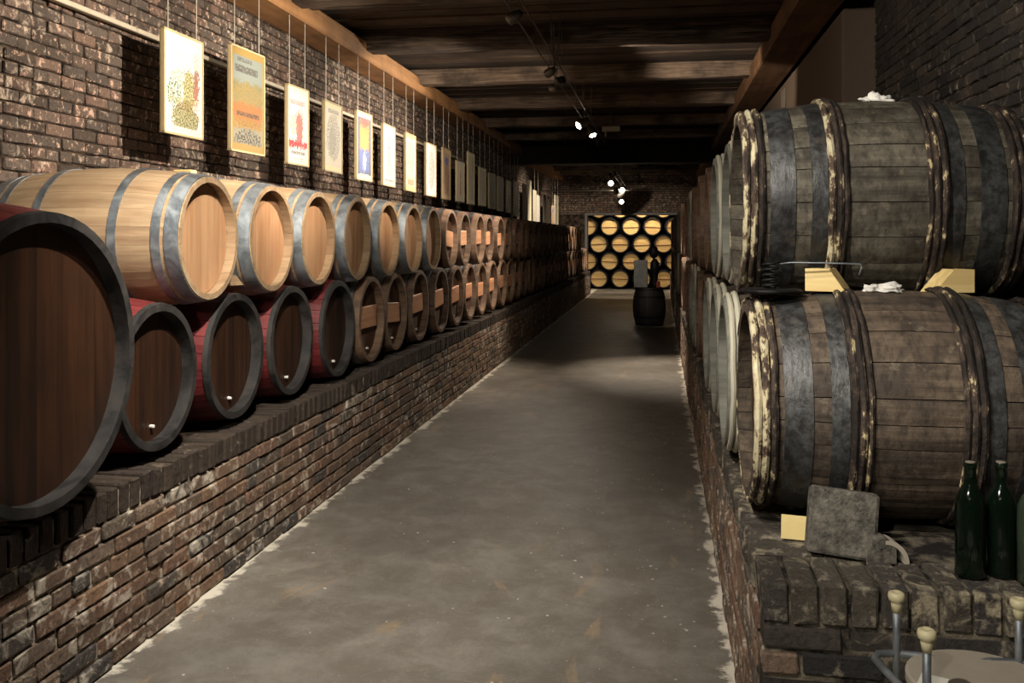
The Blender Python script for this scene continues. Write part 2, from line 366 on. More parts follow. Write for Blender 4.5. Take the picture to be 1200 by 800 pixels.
m = MB(); m.box((XL, YN, LZ - .03), (LX - .19, 26.1, LZ - .004)); m.obj('ledge_top', 'mortar_dark', wll)

# end wall with an opening through to the rack of casks
EO = (-2.13, .62, CAMH + .70)
ew = empty('wall_end', (0, YE, 0)); ew['kind'] = 'structure'
for a, b in (((XL, 0, 0), (EO[0], .35, ZC)), ((EO[1], 0, 0), (XR, .35, ZC)), ((EO[0], 0, EO[2]), (EO[1], .35, ZC))):
    m = MB(); m.box(a, b); m.obj('masonry', 'mortar_dark', ew)
vs = unit_bricks(BL, BH, .06, 'brick_wall', 4)
sp = []
for r in range(19):
    for k in range(22):
        sp.append((Vector((XL + .1 + k * STEP + (STEP / 2 if r % 2 else 0), -.005, EO[2] + .05 + r * CRS)), (1, 1, 1)))
o = brick_run(ew, vs, 'brick_wall', sp, -PI / 2, 0)
m = MB(); m.box((EO[0] - .07, -.03, 0), (EO[0], .05, EO[2] + .07)); m.box((EO[0], -.03, EO[2]), (EO[1], .05, EO[2] + .07)); m.obj('opening_frame', 'grey_opening', ew)
m = MB(); m.box((XL - .3, 30.3, 0), (XR + .3, 30.5, ZC)); tag(m.obj('wall_behind_rack', 'mortar_dark'), kind='structure')
m = MB(); m.box((XL - .3, YE, 2.9), (XR + .3, 30.4, 3.0)); tag(m.obj('ceiling_back_room', 'ceiling_wood'), kind='structure')
for x in (XL - .2, XR): 
    m = MB(); m.box((x, YE + .35, 0), (x + .2, 30.4, 3)); tag(m.obj('wall_back_room', 'mortar_dark'), kind='structure')

# ceiling: deck planks across the hall, joists under them, wall plates along both sides
m = MB(); m.box((XL - .3, YN, ZC + .05), (XR + .3, YE + .35, ZC + .15)); ce = m.obj('ceiling', 'header_wood'); ce['kind'] = 'structure'
pv = []
for i in range(4):
    m = MB(); m.box((XL, -.112, 0), (XR, .112, .05), .008, .004); pv.append(m.mesh('plank', 'ceiling_wood'))
y = YN + .1
while y < YE:
    link('plank', random.choice(pv), ce, (0, y, ZC + random.uniform(-.02, .012)), (random.uniform(-.03, .03), 0, 0)); y += .235
def rough_joist(w_, h_, seed):
    m = MB(); n = 26; vs = []; fs = []
    ring = [(-w_ / 2, 0), (-w_ / 2, -h_ * .5), (-w_ / 2 + .02, -h_), (0, -h_), (w_ / 2 - .02, -h_), (w_ / 2, -h_ * .5), (w_ / 2, 0)]
    for i in range(n + 1):
        x = XL + .02 + (XR - XL - .04) * i / n
        for k, (a, b) in enumerate(ring):
            j = .018 * mnoise.noise(Vector((x * 1.7, k * 3.1, seed)))
            vs.append((x, a + j, b + (.02 * mnoise.noise(Vector((x * 1.1, k, seed + 5))) if b else 0)))
    q = len(ring)
    for i in range(n):
        for k in range(q - 1): fs.append((i * q + k, i * q + k + 1, (i + 1) * q + k + 1, (i + 1) * q + k))
    m.add(vs, fs); return m.mesh('joist', 'joist_wood')
js = [rough_joist(.24, .17, s) for s in (1, 9, 23)]
jy = [3.0, 5.1, 6.9, 8.75, 10.75, 12.9, 15.0, 17.0, 21.2, 23.0, 24.8, 26.4]
for i, y in enumerate(jy): link('joist', js[i % 3], ce, (0, y, ZC + .01))
m = MB()
for y in jy[1:6]: pass
m.box((XL + .05, -.03, -.02), (XR - .1, .03, .005), .004); bt = m.mesh('batten', 'joist_wood')
for y in jy[:8]: link('batten', bt, ce, (0, y + .30, ZC - .10))
m = MB(); m.box((XL, 18.9, CAMH + 1.55), (XR, 19.25, ZC + .02), .02); tag(m.obj('ceiling_header', 'header_wood'), kind='structure')
m = MB(); m.box((XL, YN, CAMH + 1.75), (-2.83, YE, CAMH + 1.93), .012); tag(m.obj('trim_1', 'beam_wood'), kind='structure')
m = MB(); m.box((.99, YN, CAMH + 1.75), (1.34, YE, CAMH + 1.95), .012); tag(m.obj('trim_2', 'beam_dark'), kind='structure')

# ------------------------------------------------------------ barrels (local: front head at x=0 looking +X, axis along X, body towards -X)
class Spec: pass
def prof(s, x):
    t = -x / s.L; return s.rh + (s.rb - s.rh) * (1 - (2 * t - 1) ** 2)
CACHE = {}
def stave_mesh(s, a0, a1, mat, nl=9, na=2, key=None):
    if key is not None and ('stave', s.name, key) in CACHE: return CACHE[('stave', s.name, key)]
    gap = s.gap / s.rh; vs = []; fs = []; th = .026
    a0 += gap; a1 -= gap
    for i in range(nl + 1):
        x = -s.L * i / nl; r = prof(s, x)
        for k in range(na + 1):
            a = a0 + (a1 - a0) * k / na; e = s.gap * 1.4 if k in (0, na) else 0
            vs.append((x, math.sin(a) * (r - e), math.cos(a) * (r - e)))
        for k in range(na + 1):
            a = a1 + (a0 - a1) * k / na; vs.append((x, math.sin(a) * (r - th), math.cos(a) * (r - th)))
    q = 2 * (na + 1)
    for i in range(nl):
        for k in range(q): fs.append((i * q + k, i * q + (k + 1) % q, (i + 1) * q + (k + 1) % q, (i + 1) * q + k))
    fs += [tuple(range(q))[::-1], tuple(nl * q + k for k in range(q))]
    m = MB(); m.add(vs, fs); me = m.mesh('stave', mat)
    if key is not None: CACHE[('stave', s.name, key)] = me
    return me
def body_mesh(s, mat, N=22, nl=10):
    k0 = ('body', s.name, mat)
    if k0 in CACHE: return CACHE[k0]
    vs = []; fs = []; q = N * 4
    rows = [-s.L * i / nl for i in range(nl + 1)]
    for x in rows:
        r = prof(s, x)
        for n in range(N):
            for fr, e in ((.0, .005), (.07, 0), (.5, 0), (.93, 0)):
                a = 2 * PI * (n + fr) / N; vs.append((x, math.sin(a) * (r - e), math.cos(a) * (r - e)))
    for i in range(nl):
        for k in range(q): fs.append((i * q + k, i * q + (k + 1) % q, (i + 1) * q + (k + 1) % q, (i + 1) * q + k))
    k = len(vs); rin = s.rh - .026                              # chime: end grain and inside of the lip
    for x in (0, -.06):
        for n in range(q): a = 2 * PI * n / q; vs.append((x, math.sin(a) * rin, math.cos(a) * rin))
    for n in range(q):
        n2 = (n + 1) % q; fs += [(n, n2, k + n2, k + n), (k + n, k + n2, k + q + n2, k + q + n)]
    fs += [tuple(nl * q + n for n in range(q)), tuple(k + q + n for n in range(q))]
    m = MB(); m.add(vs, fs); CACHE[k0] = m.mesh('body', mat); return CACHE[k0]
def hoop_mesh(s, x0, x1, mat, th=.004, n=48, name='hoop'):
    k0 = (name, s.name, x0, x1, mat)
    if k0 in CACHE: return CACHE[k0]
    vs = []; fs = []
    ring = [(x0, 0), (x0, th), ((x0 + x1) / 2, th), (x1, th), (x1, 0)]
    for i in range(n):
        a = 2 * PI * i / n
        for x, e in ring: r = prof(s, x) + e + .0004; vs.append((x, math.sin(a) * r, math.cos(a) * r))
    q = len(ring)
    for i in range(n):
        for k in range(q - 1): fs.append((i * q + k, i * q + k + 1, ((i + 1) % n) * q + k + 1, ((i + 1) % n) * q + k))
    m = MB(); m.add(vs, fs); CACHE[k0] = autosmooth(m.mesh(name, mat)); return CACHE[k0]
def sapling_mesh(s, x, r, mat, seed, n=72, a0=0, a1=2 * PI):
    m = MB(); closed = a1 - a0 > 6.2; pts = []
    for i in range(n if closed else n + 1):
        a = a0 + (a1 - a0) * i / n; w_ = mnoise.noise(Vector((math.cos(a) * 3, math.sin(a) * 3, seed))) * .004
        rr = prof(s, x) + r * .75 + w_ * .4
        pts.append((x + w_, math.sin(a) * rr, math.cos(a) * rr))
    m.tube(pts, r, 7, closed, rf=lambda i: r * (1 + .22 * mnoise.noise(Vector((i * .55, seed, 0)))))
    return autosmooth(m.mesh('wooden_hoop', mat), 50)
def head_boards(s, k, mat):
    k0 = ('head', s.name, k, mat)
    if k0 in CACHE: return CACHE[k0]
    rr = s.rh - .022; out = []
    cuts = [-rr] + [(-rr + 2 * rr * i / k + (.012 if i % 2 else -.01)) for i in range(1, k)] + [rr]
    for i in range(k):
        y0, y1 = cuts[i] + .0004, cuts[i + 1] - .0004; n = 7; poly = []
        for j in range(n + 1): y = y0 + (y1 - y0) * j / n; poly.append((y, math.sqrt(max(rr * rr - y * y, 0)) + 1e-4))
        poly += [(y, -z) for y, z in reversed(poly)]
        m = MB(); m.prism(poly, -.075, -.048 - (.0004 if i % 2 else 0), 0); out.append(m.mesh('head_board', mat))
    CACHE[k0] = out; return out
def head_mesh(s, mat):
    k0 = ('headm', s.name, mat)
    if k0 in CACHE: return CACHE[k0]
    m = MB()
    for i, b in enumerate(head_boards(s, 6, mat)): m.add([v.co for v in b.vertices], [tuple(p.vertices) for p in b.polygons])
    CACHE[k0] = m.mesh('head', mat); return CACHE[k0]
def bar_mesh(s):
    k0 = ('bar', s.name)
    if k0 in CACHE: return CACHE[k0]
    if s.name == 'rack':
        m = MB(); w_ = s.rh - .03; m.box((-.049, -w_, -.03), (-.03, w_, -.008), .003); CACHE[k0] = m.mesh('crossbar', 'red_stave_far'); return CACHE[k0]
    m = MB(); w_ = math.sqrt((s.rh - .03) ** 2 - .07 ** 2); m.box((-.049, -w_, -.075), (-.022, w_ * .72, .075), .004); CACHE[k0] = m.mesh('crossbar', 'label_board'); return CACHE[k0]
def plug_mesh():
    if 'plug' not in CACHE:
        m = MB(); m.lathe([(.008, -.05), (.008, -.034), (.006, -.030)], 12, 'x'); CACHE['plug'] = m.mesh('tap_plug', 'white_plug')
    return CACHE['plug']
def barrel(s, name, loc, rz, label, cat='barrel', group=None, detail=True, roll=0):
    t = empty(name, loc, rz); tag(t, label, cat, group)
    if detail:
        me = stave_mesh(s, 0, 2 * PI / s.N, s.stave, key='eq')
        for i in range(s.N): link('stave', me, t, (0, 0, 0), (roll + 2 * PI * i / s.N, 0, 0))
        for b in head_boards(s, 6, s.head): link('head_board', b, t, (0, 0, 0), (s.headrot, 0, 0))
    else:
        link('body', body_mesh(s, s.stave), t, rot=(roll, 0, 0)); link('head', head_mesh(s, s.head), t, rot=(s.headrot, 0, 0))
    if s.chime:
        link('chime', chime_mesh(s, s.chime), t)
    for x0, x1, mt in s.hoops: link('hoop', hoop_mesh(s, x0, x1, mt), t)
    for q, (x, r) in enumerate(getattr(s, 'saps', ())):
        kk = ('sap', s.name, q)
        if kk not in CACHE: CACHE[kk] = sapling_mesh(s, x, r, 'sapling_pale', q + 40, 48)
        link('wooden_hoop', CACHE[kk], t, rot=(roll, 0, 0))
    if s.bar: link('crossbar', bar_mesh(s), t, (0, 0, random.uniform(-.02, .02)), (random.uniform(-.06, .06), 0, 0))
    if s.plug: link('tap_plug', plug_mesh(), t, (0, .01, -s.rh * .70))
    return t
def chime_mesh(s, mat):          # the painted or worn lip standing proud of the head
    k0 = ('chime', s.name, mat)
    if k0 in CACHE: return CACHE[k0]
    m = MB(); r = s.rh; n = 48; cd = .020 if s.chime == 'rim_dark' else .045; ring = [(-cd, prof(s, -cd) - .004), (-cd + .0005, prof(s, -cd) + .003), (.004, r + .003), (.005, r - .004), (.005, r - .029), (-.05, r - .031)]
    vs = []; fs = []; q = len(ring)
    for i in range(n):
        a = 2 * PI * i / n
        for x, rr in ring: vs.append((x, math.sin(a) * rr, math.cos(a) * rr))
    for i in range(n):
        for k in range(q - 1): fs.append((i * q + k, i * q + k + 1, ((i + 1) % n) * q + k + 1, ((i + 1) % n) * q + k))
    m.add(vs, fs); CACHE[k0] = autosmooth(m.mesh('chime', mat)); return CACHE[k0]
def spec(name, L, rh, rb, N, stave, head, hoops, chime=None, bar=False, plug=False, headrot=0.):
    s = Spec(); s.gap = .0004 if name == 'oak' else .0014; s.name, s.L, s.rh, s.rb, s.N, s.stave, s.head, s.hoops, s.chime, s.bar, s.plug, s.headrot = name, L, rh, rb, N, stave, head, hoops, chime, bar, plug, headrot
    return s
def sym(L, bands, mt): return [(a, b, mt) for a, b in bands] + [(-L - b, -L - a, mt) for a, b in bands]
S_oak = spec('oak', .93, .272, .315, 24, 'oak_stave', 'oak_head', sym(.93, [(-.004, -.062), (-.080, -.116), (-.265, -.302)], 'galvanised'))
S_red = spec('red', .95, .295, .340, 24, 'red_stave', 'dark_head', sym(.95, [(-.20, -.235)], 'rim_dark'), chime='rim_dark', plug=True)
S_brown = spec('brown', .95, .292, .340, 24, 'red_stave_far', 'brown_head', sym(.95, [(-.055, -.10), (-.14, -.17), (-.24, -.28)], 'galvanised'), chime='chime_brown', bar=True, plug=True)
S_brownU = spec('brownu', .93, .272, .315, 24, 'red_stave_far', 'brown_head', sym(.93, [(-.055, -.10), (-.24, -.28)], 'iron_band'), chime='chime_brown', bar=True, plug=True)
S_big = spec('big', 1.15, .458, .522, 30, 'red_stave', 'dark_head', sym(1.15, [(-.25, -.30)], 'rim_dark'), chime='rim_dark')
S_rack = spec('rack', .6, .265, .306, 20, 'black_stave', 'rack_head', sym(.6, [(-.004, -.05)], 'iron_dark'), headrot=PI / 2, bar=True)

# left side
FXL, FXU = -2.0, -1.97
ZLOW = LZ + .34; ZUP = CAMH + .004
P_ = .682
barrel(S_big, 'large_cask', (-1.85, 2.56, LZ + .522), 0, 'large dark red cask with wide grey rim, biggest on the brick ledge', 'cask')
for i in range(33):
    Y = 3.48 + P_ * i; d = depth(FXL, Y)
    if d > 25.6: break
    jit = random.uniform(-.015, .015)
    if i < 4: s, nm, lb, gp = S_red, 'red_barrel', f'{ordw(i)} dark-headed barrel with red painted sides along the ledge from the large cask', 'red barrels on the brick ledge'
    else: s, nm, lb, gp = S_brown, 'brown_barrel', f'{ordw(i)} barrel of the bottom row from the large cask, brown with pale crossbar', 'brown barrels on the brick ledge'
    barrel(s, nm, (FXL + jit, Y, ZLOW), 0, lb, 'barrel', gp, detail=i < 8, roll=i * .37)
for j in range(30):
    Y = 3.821 + P_ * j; d = depth(FXU, Y)
    if d > 23.4: break
    jit = random.uniform(-.015, .015)
    if j < 7: s, nm, lb, gp = S_oak, 'oak_barrel', f'{ordw(j)} pale oak barrel with grey steel hoops, upper row from the large cask', 'pale oak barrels of the upper row'
    else: s, nm, lb, gp = S_brownU, 'brown_barrel', f'{ordw(j)} barrel of the upper row from the large cask, brown with pale crossbar', 'brown barrels of the upper row'
    barrel(s, nm, (FXU + jit, Y, ZUP), 0, lb, 'barrel', gp, detail=j < 8, roll=j * .53 + .1)

# right side: old casks with split sapling hoops
FXR = .275; PR = .722
S_gl = spec('gl', .90, .310, .359, 22, 'grey_stave', 'brown_head', [])
S_gu = spec('gu', .90, .308, .356, 22, 'olive_stave', 'brown_head', [])
def old_cask(s, loc, label, seed, pale):
    rnd = random.Random(seed); t = empty('old_cask', loc, PI); tag(t, label, 'cask')
    a = rnd.random(); end = a + 2 * PI; cuts = [a]
    while cuts[-1] < end - .2: cuts.append(cuts[-1] + rnd.uniform(.2, .36))
    cuts[-1] = end
    for a0, a1 in zip(cuts, cuts[1:]):
        link('stave', stave_mesh(s, -(a1 - a0) / 2, (a1 - a0) / 2, s.stave, 14, 4), t, rot=(-(a0 + a1) / 2, 0, 0))
    for b in head_boards(s, 6, s.head): link('head_board', b, t)
    for x0, x1 in ((-.085, -.165), (-.215, -.265)):
        for q in (0, 1):
            xa, xb = (x0, x1) if not q else (-s.L - x1, -s.L - x0)
            link('iron_hoop', hoop_mesh(s, xa, xb, 'iron_band', .003, 72, 'iron_hoop'), t)
    for k, (x, r, mt) in enumerate(((-.010, .012, 'sapling'), (-.034, .012, 'sapling'), (-.058, .011, 'sapling_dark'), (-.278, .012, pale), (-.300, .012, 'sapling_dark'), (-.320, .009, 'sapling_dark'))):
        for q in (0, 1):
            xx = x if not q else -s.L - x
            link('wooden_hoop', sapling_mesh(s, xx, r, mt if not q else 'sapling_dark', seed + k + q * 9), t)
    return t
YR0 = y_of(.7, 2.97)
old_cask(S_gl, (FXR, YR0, LZ + .376), 'brown weathered cask with flaking wooden hoops, lying behind the green bottles', 3, 'sapling_dark')
ZRU = CAMH + .135
YU0 = YR0 + .35
old_cask(S_gu, (FXR, YU0, ZRU), 'grey-green weathered cask with wooden hoops, chocked by two yellow wedges', 21, 'sapling')
S_pale = spec('pale', .90, .298, .343, 22, 'grey_stave', 'brown_head', [(-.10, -.15, 'iron_band'), (-.24, -.28, 'iron_band')], chime='chime_grey')
S_pale.saps = [(-.016, .011), (-.042, .012), (-.30, .009)]
S_rb = spec('rb', .90, .305, .352, 22, 'red_stave_far', 'brown_head', [(-.06, -.10, 'iron_band'), (-.24, -.28, 'iron_band')], chime='chime_brown')
for k in range(1, 33):
    Y = YR0 + PR * k + .02
    if Y < 25.8:
        pale = k in (1, 2, 3, 6, 7, 16)
        barrel(S_pale if pale else S_rb, 'row_barrel', (FXR + random.uniform(-.02, .02), Y, LZ + .362), PI,
               f'{"pale-rimmed" if pale else "brown"} barrel on the ledge opposite the posters, bottom row, {ordw(k)} from the bottles', 'barrel', 'bottom barrels opposite the posters', detail=k < 3, roll=k * .7)
    Y = YU0 + PR * k + .02
    if Y < 24.9:
        pale = k in (1, 2, 7, 15, 16)
        barrel(S_pale if pale else S_rb, 'row_barrel', (FXR + random.uniform(-.02, .02), Y, ZRU - .015), PI,
               f'{"pale-rimmed" if pale else "brown"} barrel opposite the posters, upper row, {ordw(k)} from the yellow wedges', 'barrel', 'upper barrels opposite the posters', detail=k < 3, roll=k * .4)

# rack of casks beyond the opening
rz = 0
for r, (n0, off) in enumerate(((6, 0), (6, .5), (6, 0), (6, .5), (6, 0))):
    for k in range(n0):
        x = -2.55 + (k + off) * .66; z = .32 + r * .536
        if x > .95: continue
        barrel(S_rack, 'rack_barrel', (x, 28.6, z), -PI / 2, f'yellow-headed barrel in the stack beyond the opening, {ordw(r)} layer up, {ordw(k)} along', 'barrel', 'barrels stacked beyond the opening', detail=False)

# ------------------------------------------------------------ posters
def art(name, bg, shapes, frame, lines=()):
    """flat print: rectangles / ellipses with ragged, inky edges. u,v run 0..1 across the sheet (object y,z)"""
    g = G(name); o = g.n('TexCoord').outputs['Generated']; sp_ = g.n('SeparateXYZ', Vector=o)
    n = g.noise(g.mapv(o, (1, 14, 20)), 1.0, 4, .7); n2 = g.noise(g.mapv(o, (1, 34, 44)), 1.0, 3, .7)
    wob = g.math('MULTIPLY', g.math('SUBTRACT', n, .5), .34)
    u = g.math('ADD', sp_.outputs[1], wob); v = g.math('ADD', sp_.outputs[2], wob)
    c = g.mix(g.ramp(n2, [(.55, 0), (.75, .35)]), bg, tuple(x * .7 for x in bg))
    for typ, cx, cy, sx_, sy_, col, amt in shapes:
        du = g.math('ABSOLUTE', g.math('DIVIDE', g.math('SUBTRACT', u, cx), sx_)); dv = g.math('ABSOLUTE', g.math('DIVIDE', g.math('SUBTRACT', v, cy), sy_))
        if typ == 'r': dd = g.math('MAXIMUM', du, dv)
        else: dd = g.math('SQRT', g.math('ADD', g.math('MULTIPLY', du, du), g.math('MULTIPLY', dv, dv)))
        f = g.math('LESS_THAN', dd, 1.0)
        if typ == 's': f = g.math('MULTIPLY', f, g.math('GREATER_THAN', n2, .5))          # scribble
        if typ == 't': f = g.math('MULTIPLY', g.math('LESS_THAN', g.math('MAXIMUM', g.math('ABSOLUTE', g.math('DIVIDE', g.math('SUBTRACT', sp_.outputs[1], cx), sx_)), g.math('ABSOLUTE', g.math('DIVIDE', g.math('SUBTRACT', sp_.outputs[2], cy), sy_))), 1), g.math('GREATER_THAN', n2, .45))
        c = g.mix(g.math('MULTIPLY', f, amt), c, col)
    e = g.math('MAXIMUM', g.math('ABSOLUTE', g.math('SUBTRACT', sp_.outputs[1], .5)), g.math('ADD', g.math('ABSOLUTE', g.math('SUBTRACT', sp_.outputs[2], .5)), .02))
    c = g.mix(g.math('GREATER_THAN', e, .445), c, frame)
    M[name] = g.out(c, .55, 0, .3)
W = srgb(218, 214, 204); CR = srgb(226, 216, 186); K = srgb(60, 52, 46)
art('art_vineyard', W, [('s', .24, .40, .20, .16, srgb(62, 92, 36), 1), ('s', .5, .56, .36, .1, srgb(110, 130, 90), .8), ('r', .5, .34, .4, .02, srgb(150, 150, 110), .7), ('s', .45, .74, .28, .1, srgb(150, 160, 156), .7), ('e', .62, .42, .14, .24, srgb(176, 158, 84), .7), ('s', .62, .45, .14, .24, srgb(80, 90, 36), .8), ('e', .55, .17, .34, .17, srgb(150, 140, 90), .8), ('s', .55, .17, .34, .17, srgb(90, 66, 50), .9), ('r', .83, .52, .07, .16, srgb(140, 80, 60), .9), ('s', .85, .75, .1, .15, srgb(110, 110, 90), .7), ('s', .5, .15, .42, .12, srgb(90, 110, 60), .6)], CR)
art('art_valley', srgb(112, 119, 112), [('t', .45, .80, .34, .035, K, .8), ('t', .4, .89, .22, .02, K, .6), ('r', .5, .56, .44, .12, srgb(106, 99, 65), .95), ('s', .5, .56, .44, .12, srgb(131, 109, 62), .8), ('r', .5, .36, .44, .11, srgb(139, 88, 44), .95), ('t', .5, .365, .34, .022, K, .9), ('r', .5, .27, .44, .05, srgb(135, 106, 49), .9), ('s', .5, .28, .42, .06, srgb(98, 73, 49), .7), ('r', .5, .10, .44, .10, srgb(127, 121, 101), .95), ('s', .5, .11, .42, .1, srgb(40, 40, 45), .95)], srgb(135, 112, 62))
art('art_red', W, [('e', .55, .46, .17, .20, srgb(190, 50, 50), .85), ('s', .3, .5, .2, .14, srgb(120, 150, 100), .8), ('r', .5, .26, .46, .045, srgb(196, 30, 48), 1), ('s', .55, .6, .2, .12, srgb(200, 110, 90), .8), ('t', .45, .80, .35, .03, srgb(150, 80, 80), .6), ('t', .5, .15, .34, .02, K, .8), ('t', .5, .06, .25, .025, K, .8)], srgb(226, 226, 190))
art('art_sketch', srgb(206, 198, 174), [('s', .5, .5, .4, .34, srgb(86, 84, 76), .85), ('e', .45, .45, .2, .2, srgb(120, 120, 100), .6), ('t', .5, .88, .3, .03, K, .6)], srgb(226, 208, 160))
art('art_orange', srgb(74, 78, 98), [('r', .5, .68, .3, .22, srgb(226, 130, 44), 1), ('e', .5, .56, .2, .1, srgb(232, 190, 60), .9), ('e', .5, .85, .3, .06, srgb(180, 60, 50), .9), ('r', .5, .28, .32, .17, srgb(78, 96, 150), 1), ('e', .5, .28, .12, .14, srgb(170, 186, 214), .9), ('t', .5, .07, .3, .02, W, .6)], srgb(216, 200, 160))
art('art_tower', W, [('s', .5, .62, .09, .28, srgb(90, 92, 96), .9), ('s', .5, .28, .26, .15, srgb(130, 134, 140), .7), ('t', .5, .07, .34, .03, K, .8)], srgb(226, 218, 190))
art('art_pink', srgb(206, 196, 186), [('s', .5, .6, .36, .3, srgb(160, 130, 130), .8), ('r', .5, .17, .38, .1, srgb(220, 200, 160), .8), ('t', .5, .15, .3, .05, srgb(130, 100, 80), .7)], srgb(222, 196, 140))
art('art_ink', W, [('s', .5, .5, .32, .4, srgb(70, 72, 80), .8)], srgb(216, 206, 196))
art('art_tan', srgb(190, 160, 130), [('e', .5, .76, .25, .08, srgb(80, 100, 170), .9), ('s', .5, .4, .35, .3, srgb(120, 84, 64), .8)], srgb(206, 176, 140))
art('art_line', CR, [('r', .5, .45, .05, .3, srgb(170, 60, 50), .8)], W)
art('art_cream', CR, [('s', .5, .5, .3, .35, srgb(200, 180, 120), .6)], srgb(240, 232, 200))
art('art_dull', srgb(128, 120, 100), [('s', .5, .5, .3, .35, srgb(86, 80, 68), .6)], srgb(150, 140, 116))
PX = -2.85
posters = [ # x_left, x_right, y_top_left, y_bottom_left, print, label
 (191, 237, 30.6, 155, 'art_vineyard', 'bright white hanging poster of a green vineyard landscape with a cask'),
 (271.5, 307.7, 49.8, 176, 'art_valley', 'yellow-framed hanging poster of a valley with orange band below'),
 (337.5, 360, 97, 191.6, 'art_red', 'white hanging poster with red picture and red band'),
 (379.5, 400.5, 116, 200, 'art_sketch', 'hanging poster of a grey sketch on cream paper in a wooden frame'),
 (418, 435, 128, 210, 'art_orange', 'dark blue hanging poster with an orange and yellow panel'),
 (447.5, 464, 143, 217, 'art_tower', 'white hanging poster with one tall grey figure'),
 (474, 490, 154, 223, 'art_pink', 'hanging poster in faded pink and grey with a cream lower panel'),
 (499, 511.5, 166, 229, 'art_ink', 'white hanging poster covered in dark ink scribbles'),
 (518, 528.5, 172, 233, 'art_tan', 'tan hanging poster with a small blue patch near its top'),
 (535, 544, 187, 236, 'art_line', 'cream hanging poster with a narrow red vertical mark'),
 (548, 559, 177, 239, 'art_cream', 'plain pale yellow hanging poster, taller than its neighbours'),
 (562, 570, 195, 241, 'art_cream', 'buff hanging poster just past the tall pale yellow one'),
 (573.5, 580.5, 202, 244, 'art_dull', 'first dull grey hanging poster past the buff one'),
 (583.5, 591, 206, 247, 'art_dull', 'second dull grey hanging poster past the buff one'),
 (593.7, 600, 211, 249, 'art_dull', 'third dull grey hanging poster past the buff one'),
 (602.6, 608, 212, 253, 'art_dull', 'fourth dull grey hanging poster past the buff one'),
]
BEAMZ = CAMH + 1.75
for (xl, xr, yt, yb, a, lb) in posters:
    p0 = px_X(xl, yt, PX); p1 = px_X(xl, yb, PX); p2 = px_X(xr, yb, PX)
    wd = min(max(p2.y - p0.y, .34), .5); ht = p0.z - p1.z
    t = empty('hanging_poster', (PX, p0.y + wd / 2, p1.z), random.uniform(-.05, .03)); tag(t, lb, 'poster', 'posters hanging along the wall')
    m = MB(); m.box((0, -wd / 2 + .008, .008), (.004, wd / 2 - .008, ht - .008)); m.obj('print', a, t)
    m = MB()
    for q in (((-.02, -wd / 2, 0), (.009, -wd / 2 + .012, ht)), ((-.02, wd / 2 - .012, 0), (.009, wd / 2, ht)), ((-.02, -wd / 2, 0), (.009, wd / 2, .012)), ((-.02, -wd / 2, ht - .012), (.009, wd / 2, ht)), ((-.02, -wd / 2, 0), (-.012, wd / 2, ht))): m.box(*q)
    m.obj('frame', 'frame_wood', t)
    for sy in (-1, 1):
        m = MB(); m.tube([(-.005, sy * wd * .36, ht - .01), (-.005, sy * wd * .36, BEAMZ - p1.z + .03)], .0028, 5); m.obj('wire', 'wire', t)
# narrow banners and hanging cloths near the far end
bn = [(612, 617, 214, 262, 'far_dull'), (618, 622, 210, 264, 'art_cream'), (624, 629, 222, 259, 'far_paper'), (628.5, 632, 228, 260, 'white_paper'), (636, 639, 233, 262, 'far_dull'), (640, 645, 232, 265, 'far_paper'), (646, 648.5, 240, 268, 'art_tan'), (649, 651, 228, 269, 'far_paper'), (652.3, 654, 229, 270, 'far_paper')]
for k, (xl, xr, yt, yb, mt) in enumerate(bn):
    p0 = px_X(xl, yt, PX); p1 = px_X(xl, yb, PX); p2 = px_X(xr, yb, PX); wd = max(min(p2.y - p0.y, .6), .2); ht = p0.z - p1.z
    t = empty('hanging_banner', (PX, p0.y + wd / 2, p1.z)); tag(t, f'{ordw(k)} narrow pale banner past the dull grey posters', 'banner', 'banners near the far end')
    m = MB(); m.box((0, -wd / 2, 0), (.012, wd / 2, ht), .002); m.obj('sheet', mt, t)
    m = MB(); m.tube([(.006, 0, ht - .005), (.006, 0, BEAMZ - p1.z + .03)], .003, 5); m.obj('wire', 'wire', t)
m = MB(); m.box((XL + .02, 3.0, CAMH + 1.235), (XL + .06, 15.6, CAMH + 1.265), .004)
m2 = [(XL - .01, XL + .03)]
for y in [3.6 + 1.5 * k for k in range(8)]: m.box((XL - .01, y, CAMH + 1.24), (XL + .03, y + .02, CAMH + 1.26))
tag(m.obj('picture_rail', 'rail_paint'), 'thin pale rail fixed along the brick wall behind the posters', 'rail')

